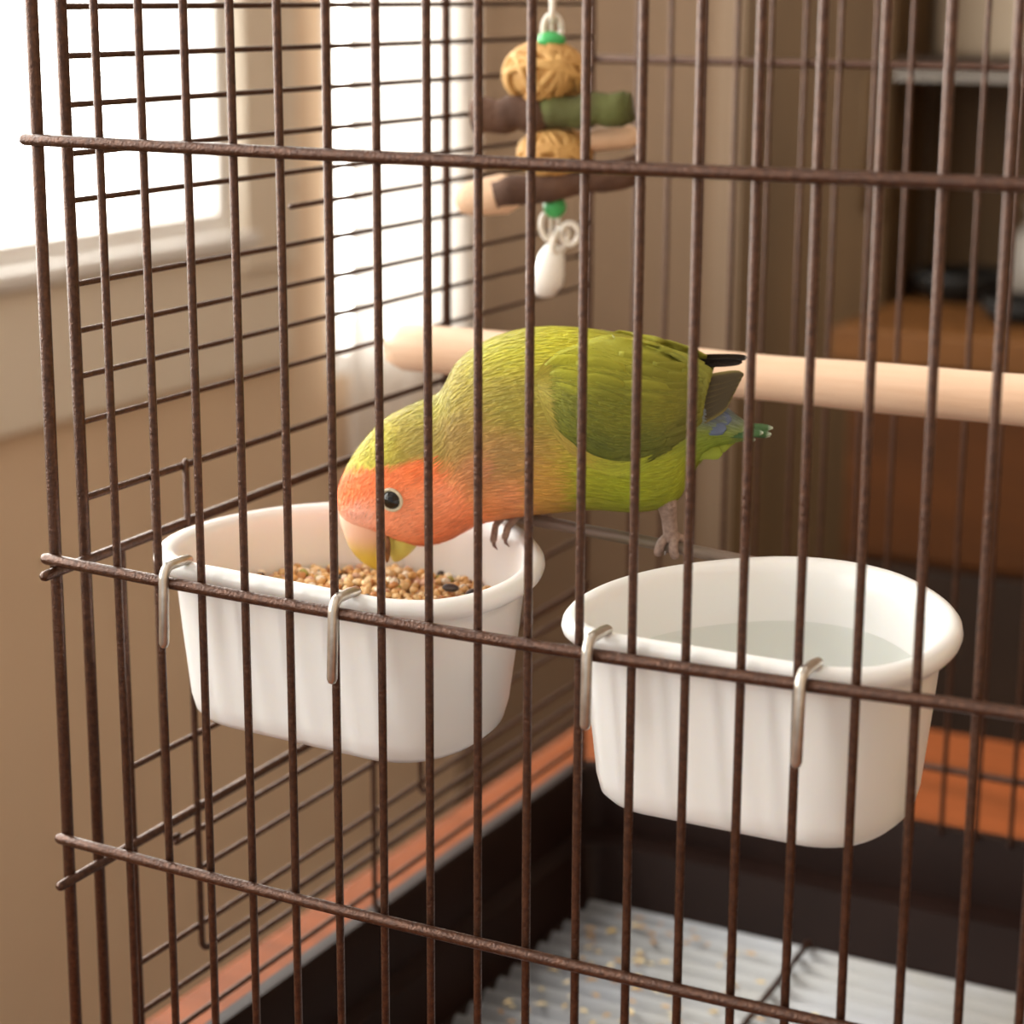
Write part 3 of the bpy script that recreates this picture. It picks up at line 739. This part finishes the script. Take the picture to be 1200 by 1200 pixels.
def blade(pts, width, nrm, shape=0.5, ns=8, nw=4, camber=0.5, col=None, sg=1, edge=None):
    """a feather vane along a centre line: mm points, width in mm, rounded tip, slight camber, 0.35 mm thick"""
    V = []; C = []; F = []
    cl = catmull(pts, False, max(2, ns // max(1, len(pts) - 1))); m = len(cl)
    for layer in (0, 1):
        for i, p in enumerate(cl):
            t = (cl[min(i + 1, m - 1)] - cl[max(i - 1, 0)]).normalized(); s = t.cross(nrm).normalized(); f = i / (m - 1)
            wd = width * (0.55 + 0.45 * smooth(f / 0.4)) * math.sqrt(max(0.02, 1 - max(0, (f - 0.62) / 0.38) ** 2.2))
            for j in range(nw + 1):
                x = j / nw * 2 - 1
                q = p + s * (x * wd / 2) - nrm * (camber * x * x) - nrm * (0.35 * layer)
                V.append(BW(q.x, q.y, q.z * sg))
                cc = col(q.x, q.y, f, x) if callable(col) else col; C.append(cc)
    n1 = nw + 1
    for layer in (0, 1):
        b0 = layer * m * n1
        for i in range(m - 1):
            for j in range(nw):
                a = b0 + i * n1 + j; q = (a, a + 1, a + n1 + 1, a + n1); F.append(q if layer == 0 else tuple(reversed(q)))
    o = m * n1
    for i in range(m - 1):
        F.append((i * n1, (i + 1) * n1, o + (i + 1) * n1, o + i * n1)); F.append((i * n1 + nw, o + i * n1 + nw, o + (i + 1) * n1 + nw, (i + 1) * n1 + nw))
    for j in range(nw):
        F.append((j, o + j, o + j + 1, j + 1)); F.append(((m - 1) * n1 + j, (m - 1) * n1 + j + 1, o + (m - 1) * n1 + j + 1, o + (m - 1) * n1 + j))
    return V, F, C

def make_wing(sg):
    na, nb = 40, 26; V = []; F = []; C = []
    for i in range(na + 1):
        for j in range(nb + 1):
            p = wing_pt(0.955 * i / na, j / nb); V.append(BW(p.x, p.y, p.z * sg)); C.append(wing_col(p.x, p.y))
    for i in range(na):
        for j in range(nb):
            a = i * (nb + 1) + j; q = (a, a + 1, a + nb + 2, a + nb + 1); F.append(q if sg > 0 else tuple(reversed(q)))
    w = obj('wing', mesh_of('wing', V, F, cols=C), M_PLUME, bird)
    so = w.modifiers.new('thick', 'SOLIDIFY'); so.thickness = 0.0008; so.offset = 0
    rnd = random.Random(21)
    # flight feathers
    tips = [(-17.8 + 0.75 * k, -71.2 - 1.45 * k) for k in range(7)] if sg > 0 else [(-18.8, -67.2), (-17.0, -68.8)]
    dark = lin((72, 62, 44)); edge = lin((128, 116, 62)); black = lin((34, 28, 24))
    for k, tp in enumerate(tips):
        bs = Vector((5, -73.5 - 2.4 * k, 10.2 + 0.12 * k)) if sg > 0 else Vector((5, -69.0 - 1.5 * k, 9.6)); tpv = Vector((tp[0], tp[1], 4.4 + 0.5 * k))
        mid = (bs + tpv) / 2 + Vector((0.2, -0.9 if sg > 0 else -0.3, 0.8))
        def fc(u, v, f, x, k=k):
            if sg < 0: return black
            e = smooth((abs(x) - 0.45) / 0.5) * 0.8
            return tuple(dark[q] * (1 - e) + edge[q] * e for q in range(3))
        vv, ff, cc = blade([bs, mid, tpv], 4.6 if sg > 0 else 2.8, Vector((0, 0.15, 1)).normalized(), ns=14, nw=8, camber=0.3, col=fc, sg=sg)
        obj('flight_feather', mesh_of('flight_feather', vv, ff, cols=cc), M_PLUME, w)
    # covert feathers in overlapping rows, rear rows first
    for row, (a0, la, nrow, wd) in enumerate(((0.80, 0.27, 8, 5.4), (0.66, 0.26, 8, 5.8), (0.50, 0.26, 7, 6.6), (0.31, 0.24, 6, 6.8), (0.14, 0.22, 5, 6.6))):
        for q in range(nrow):
            b0 = 0.12 + 0.74 * (q + 0.5 * (row % 2)) / nrow
            pts = []
            for s_ in range(5):
                f = s_ / 4; p = wing_pt(a0 + la * f * ((1.05 - 0.55 * b0) if row == 0 else 1), min(0.97, b0 + 0.05 * f), 0.10 + 0.30 * f)
                pts.append(p)
            kk = rnd.uniform(0.86, 1.12)
            def fc(u, v, f, x, kk=kk):
                c = wing_col(u, v); e = (1 + (0.14 if row > 1 else 0.03) * smooth((abs(x) - 0.3) / 0.6) * f) * (0.86 if abs(x) < 0.2 else 1); return tuple(min(1, z * kk * e) for z in c)
            n = Vector((0, 0.12, 1)).normalized()
            vv, ff, cc = blade(pts, wd, n, ns=8, nw=6, camber=0.45, col=fc, sg=sg)
            obj('covert_feather', mesh_of('covert_feather', vv, ff, cols=cc), M_PLUME, w)
    # fine barbs on the wing
    def ws(r_):
        a = r_.uniform(0.02, 0.90); b = r_.uniform(0.02, 0.97); p = wing_pt(a, b); return (a, b, wing_col(p.x, p.y))
    def wsurf(s, d):
        a = s[0] + d / 58.0; p = wing_pt(min(1, a), min(1, s[1] + d * 0.004), 0.3)
        return Vector((p.x, p.y, p.z * sg)), Vector((0, 0.2, 0.98 * sg))
    vv, ff, cc = barbs(3200 if sg > 0 else 1200, ws, wsurf, lambda s: (2.5, 5.0), 0.36, 0.24, random.Random(31))
    tag(obj('wing_barbs', mesh_of('wing_barbs', vv, ff, smooth=False, cols=cc), M_BARB, w), kind='stuff')
make_wing(1); make_wing(-1)
for sg in (1, -1):
    def ts(r_):
        if r_.random() < 0.5: a, b = -0.05 + 0.14 * r_.random(), r_.uniform(0.0, 1.0)
        else: a, b = r_.uniform(0.0, 0.55), r_.uniform(0.97, 1.10)
        p = wing_pt(max(0, a), min(1.08, b)); c = plume(p.x + 3, p.y - 2, abs(p.z)); return (a, b, c)
    def tsurf(s_, d):
        a = s_[0] + d / 60.0; p = wing_pt(max(0.0, min(1, a)), min(1.1, s_[1] - d * 0.004), 0.45)
        if a < 0:
            q = wing_pt(0.0, min(1, s_[1])); u = q.x - a * 60.0; z_, n_ = flank(u, q.y); p = Vector((u, q.y, (z_ if z_ is not None else p.z) + 0.2))
        return Vector((p.x, p.y, p.z * sg)), Vector((0, 0.2, 0.98 * sg))
    vv, ff, cc = barbs(1500, ts, tsurf, lambda s_: (4.0, 8.0), 0.42, 0.22, random.Random(41))
    tag(obj('breast_tufts', mesh_of('breast_tufts', vv, ff, smooth=False, cols=cc), M_BARB, bird), kind='stuff')

# tail
TG = lin((62, 92, 52)); TB = lin((98, 108, 134)); TL = lin((140, 152, 54)); TP = lin((196, 204, 186))
def tail_col(base):
    def f(u, v, t, x):
        e = smooth((t - 0.90) / 0.08); return tuple(base[k] * (1 - e) + TP[k] * e for k in range(3))
    return f
for k, (tu, tv, tw, base) in enumerate(((-27.4, -88.6, 0.0, TG), (-27.0, -90.3, 2.0, TG), (-26.6, -91.6, -2.0, TG), (-24.5, -89.4, 4.0, TG), (-24.0, -91.2, -4.0, TG), (-22.0, -92.4, 1.0, TG))):
    vv, ff, cc = blade([(-4, -87 - 0.4 * k, tw * 0.4), (-15, -88.6 - 0.5 * k, tw * 0.8), (tu, tv, tw)], 3.4, Vector((0, 0.75, 0.66)), ns=10, camber=0.3, col=tail_col(base))
    obj('tail_feather', mesh_of('tail_feather', vv, ff, cols=cc), M_PLUME, bird)
for k, (tu, tv, tw, base) in enumerate(((-14.5, -85.6, 4.5, TB), (-13.0, -88.0, 6.5, TB), (-15.5, -86.2, 0.0, TB), (-14.5, -86.6, -4.5, TB), (-14.0, -94.6, 3.0, TL), (-15.5, -93.8, 0.0, TL), (-12.0, -96.4, 5.0, TL))):
    vv, ff, cc = blade([(0, tv + (2 if base is TB else -2), tw * 1.3), (tu * 0.5, tv + 0.8, tw * 1.25), (tu, tv, tw)], 5.4, Vector((0, 0.45, 0.89)), ns=8, camber=0.5, col=base)
    obj('tail_covert', mesh_of('tail_covert', vv, ff, cols=cc), M_PLUME, bird)

# beak
def loft(st, seg, colf, per=5, ex=0.95):
    T = catmull([(a[0], a[1], 0) for a, b, h in st], False, per); B = catmull([(b[0], b[1], 0) for a, b, h in st], False, per); H = catmull([(h, 0, 0) for a, b, h in st], False, per)
    V = []; F = []; C = []; n = len(T)
    for i in range(n):
        c = (T[i] + B[i]) / 2; hv = (T[i] - B[i]) / 2
        for j in range(seg):
            a = 2 * math.pi * j / seg; ca, sa = math.cos(a), math.sin(a)
            q = c + hv * math.copysign(abs(ca) ** ex, ca); V.append(BW(q.x, q.y, H[i].x * math.copysign(abs(sa) ** ex, sa))); C.append(colf(q.x, q.y, i / (n - 1)))
    for i in range(n - 1):
        for j in range(seg): F.append((i * seg + j, (i + 1) * seg + j, (i + 1) * seg + (j + 1) % seg, i * seg + (j + 1) % seg))
    F.append(tuple(range(seg))); F.append(tuple(reversed(range((n - 1) * seg, n * seg))))
    return V, F, C
def upc(u, v, f):
    a = lin((238, 196, 172)); b = lin((226, 204, 84)); t = smooth((-127 - v) / 10); return tuple(a[k] * (1 - t) + b[k] * t for k in range(3))
vv, ff, cc = loft([((109.5, -115), (96, -117), 8.0), ((112.6, -121.8), (93.6, -123.5), 8.9), ((111.6, -127.5), (95.8, -128.6), 8.0), ((109.8, -132.7), (97.4, -132.6), 6.3), ((106.4, -137.3), (98.6, -136.2), 4.0), ((102.2, -140.3), (99.4, -138.9), 1.6), ((100.4, -140.9), (99.8, -140.3), 0.5)], 28, upc)
ub = obj('upper_beak', mesh_of('upper_beak', vv, ff, cols=cc), M_BEAK, bird)
def loc_(u, v, f): return lin((206, 200, 108))
vv, ff, cc = loft([((97.0, -124), (84.5, -125), 6.5), ((97.2, -128.5), (85.8, -129.5), 6.6), ((96.6, -133), (88.2, -133.6), 5.2), ((95.6, -136.6), (91.6, -136.6), 2.4), ((94.8, -137.8), (93.4, -137.7), 0.8)], 24, loc_)
obj('lower_beak', mesh_of('lower_beak', vv, ff, cols=cc), M_BEAK, bird)
for sg in (1, -1):
    V1, F1 = sphere((0, 0, 0), 0.0006, 10, 6)
    c = BW(108.0, -122.2, 7.4 * sg); obj('nostril', mesh_of('nostril', [(a[0] + c.x, a[1] + c.y, a[2] + c.z) for a in V1], F1), M_CLAW, ub)
# eyes
for sg in (1, -1):
    z, n = flank(92.0, -112.6, sg)
    n = Vector(n);  n = -n if n.z * sg < 0 else n
    c = Vector((92.0, -112.6, z)); u_ = n.orthogonal().normalized(); v_2 = n.cross(u_)
    V1, F1 = sphere((0, 0, 0), 1.0, 24, 14)
    cen = c - n * 1.0
    eye = obj('eye', mesh_of('eye', [BW(*(cen + Vector(q) * 3.35)) for q in V1], F1), M_EYE, bird)
    pts = [c + n * 0.35 + (u_ * math.cos(t) * 3.55 + v_2 * math.sin(t) * 3.2) for t in [k * 2 * math.pi / 32 for k in range(33)]]
    V2, F2 = tube(pts, 0.56, 10, cap=False); F2 = F2[:-2]
    obj('eye_ring', mesh_of('eye_ring', [BW(*q) for q in V2], F2), M_LID, eye)

# legs: the near foot grips the thin rod, the far foot stands on the seed cup's rim
def worldp(x, y, z): return (Vector((x, y, Z(z))) - bird.location) / BS
def leg(tarsus, rads, toes, claws):
    parts = [tube(tarsus, rads, 14)] + [tube(t, r, 10) for t, r in toes]
    o = obj('leg', mesh_of('leg', *merge(parts)), M_LEG, bird)
    for t in claws:
        obj('claw', mesh_of('claw', *tube(t, [0.0008, 0.0006, 0.00015], 8)), M_CLAW, o)
wp = worldp
fx = 0.1565; RY = 0.1095; RZ = -0.1313
def around(x0, x1, side, a0, a1, rr, n=6):
    return [wp(x0 + (x1 - x0) * k / (n - 1), RY + side * math.sin(a0 + (a1 - a0) * k / (n - 1)) * rr, RZ + math.cos(a0 + (a1 - a0) * k / (n - 1)) * rr) for k in range(n)]
toes = [(around(fx - 0.001, fx - 0.0036, -1, -0.3, 2.0, 0.0034), 0.00155), (around(fx + 0.001, fx + 0.0022, -1, -0.3, 2.1, 0.0034), 0.00155), (around(fx - 0.001, fx - 0.003, 1, -0.2, 1.9, 0.0033), 0.0014), (around(fx + 0.001, fx + 0.004, 1, -0.2, 1.8, 0.0033), 0.0014)]
claws = [around(t[0][-1].x * BS + bird.location.x, t[0][-1].x * BS + bird.location.x, sd, 2.0, 2.9, 0.0034, 3) for t, sd in zip(toes, (-1, -1, 1, 1))]
leg([BW(5.5, -110, 7), BW(5.0, -115, 5.0), BW(4.6, -119, 2.0), wp(fx - 0.0002, RY - 0.0012, -0.1262), wp(fx, RY - 0.0003, -0.1278)], [0.0036, 0.0030, 0.0025, 0.0024, 0.0028], toes, claws)
tt = [([wp(0.1050, 0.1040, -0.1240), wp(0.1008, 0.0995, -0.1243), wp(0.0985, 0.0955, -0.1280), wp(0.0988, 0.0935, -0.1325)], 0.0012),
      ([wp(0.1060, 0.1030, -0.1240), wp(0.1058, 0.0975, -0.1243), wp(0.1042, 0.0935, -0.1275), wp(0.1040, 0.0920, -0.1305)], 0.0012),
      ([wp(0.1055, 0.1040, -0.1240), wp(0.1085, 0.1090, -0.1245), wp(0.1100, 0.1120, -0.1275)], 0.0012)]
cl = [[t[0][-1], t[0][-1] + Vector((0.0006, -0.0006, -0.0018)), t[0][-1] + Vector((0.0020, -0.0010, -0.0028))] for t in tt]
leg([BW(42, -113, -9), BW(46, -118.5, -12), BW(50, -121.3, -15), wp(0.1075, 0.1040, -0.1236), wp(0.1055, 0.1040, -0.1240)], [0.0034, 0.0024, 0.0018, 0.0017, 0.0018], tt, cl)
tag(bird, 'peach-faced green lovebird bending to eat from the seed cup', 'bird')

# hulled seed held in the beak
M_HULL = mat('brown_hull', (132, 84, 40), 0.5, 0.0, (84, 50, 26), 400)
hv, hf = sphere((0, 0, 0), 1.0, 14, 10)
he = obj('seed_hull', mesh_of('seed_hull', [Vector((q[0] * 0.0011, q[1] * 0.0011, q[2] * 0.0048)) for q in hv], hf), M_HULL, None, bird.location + BW(95.6, -132.0, 6.8) * BS, (0.1, 0.12, 0))
tag(he, 'brown seed hull held in the bird beak', 'seed')
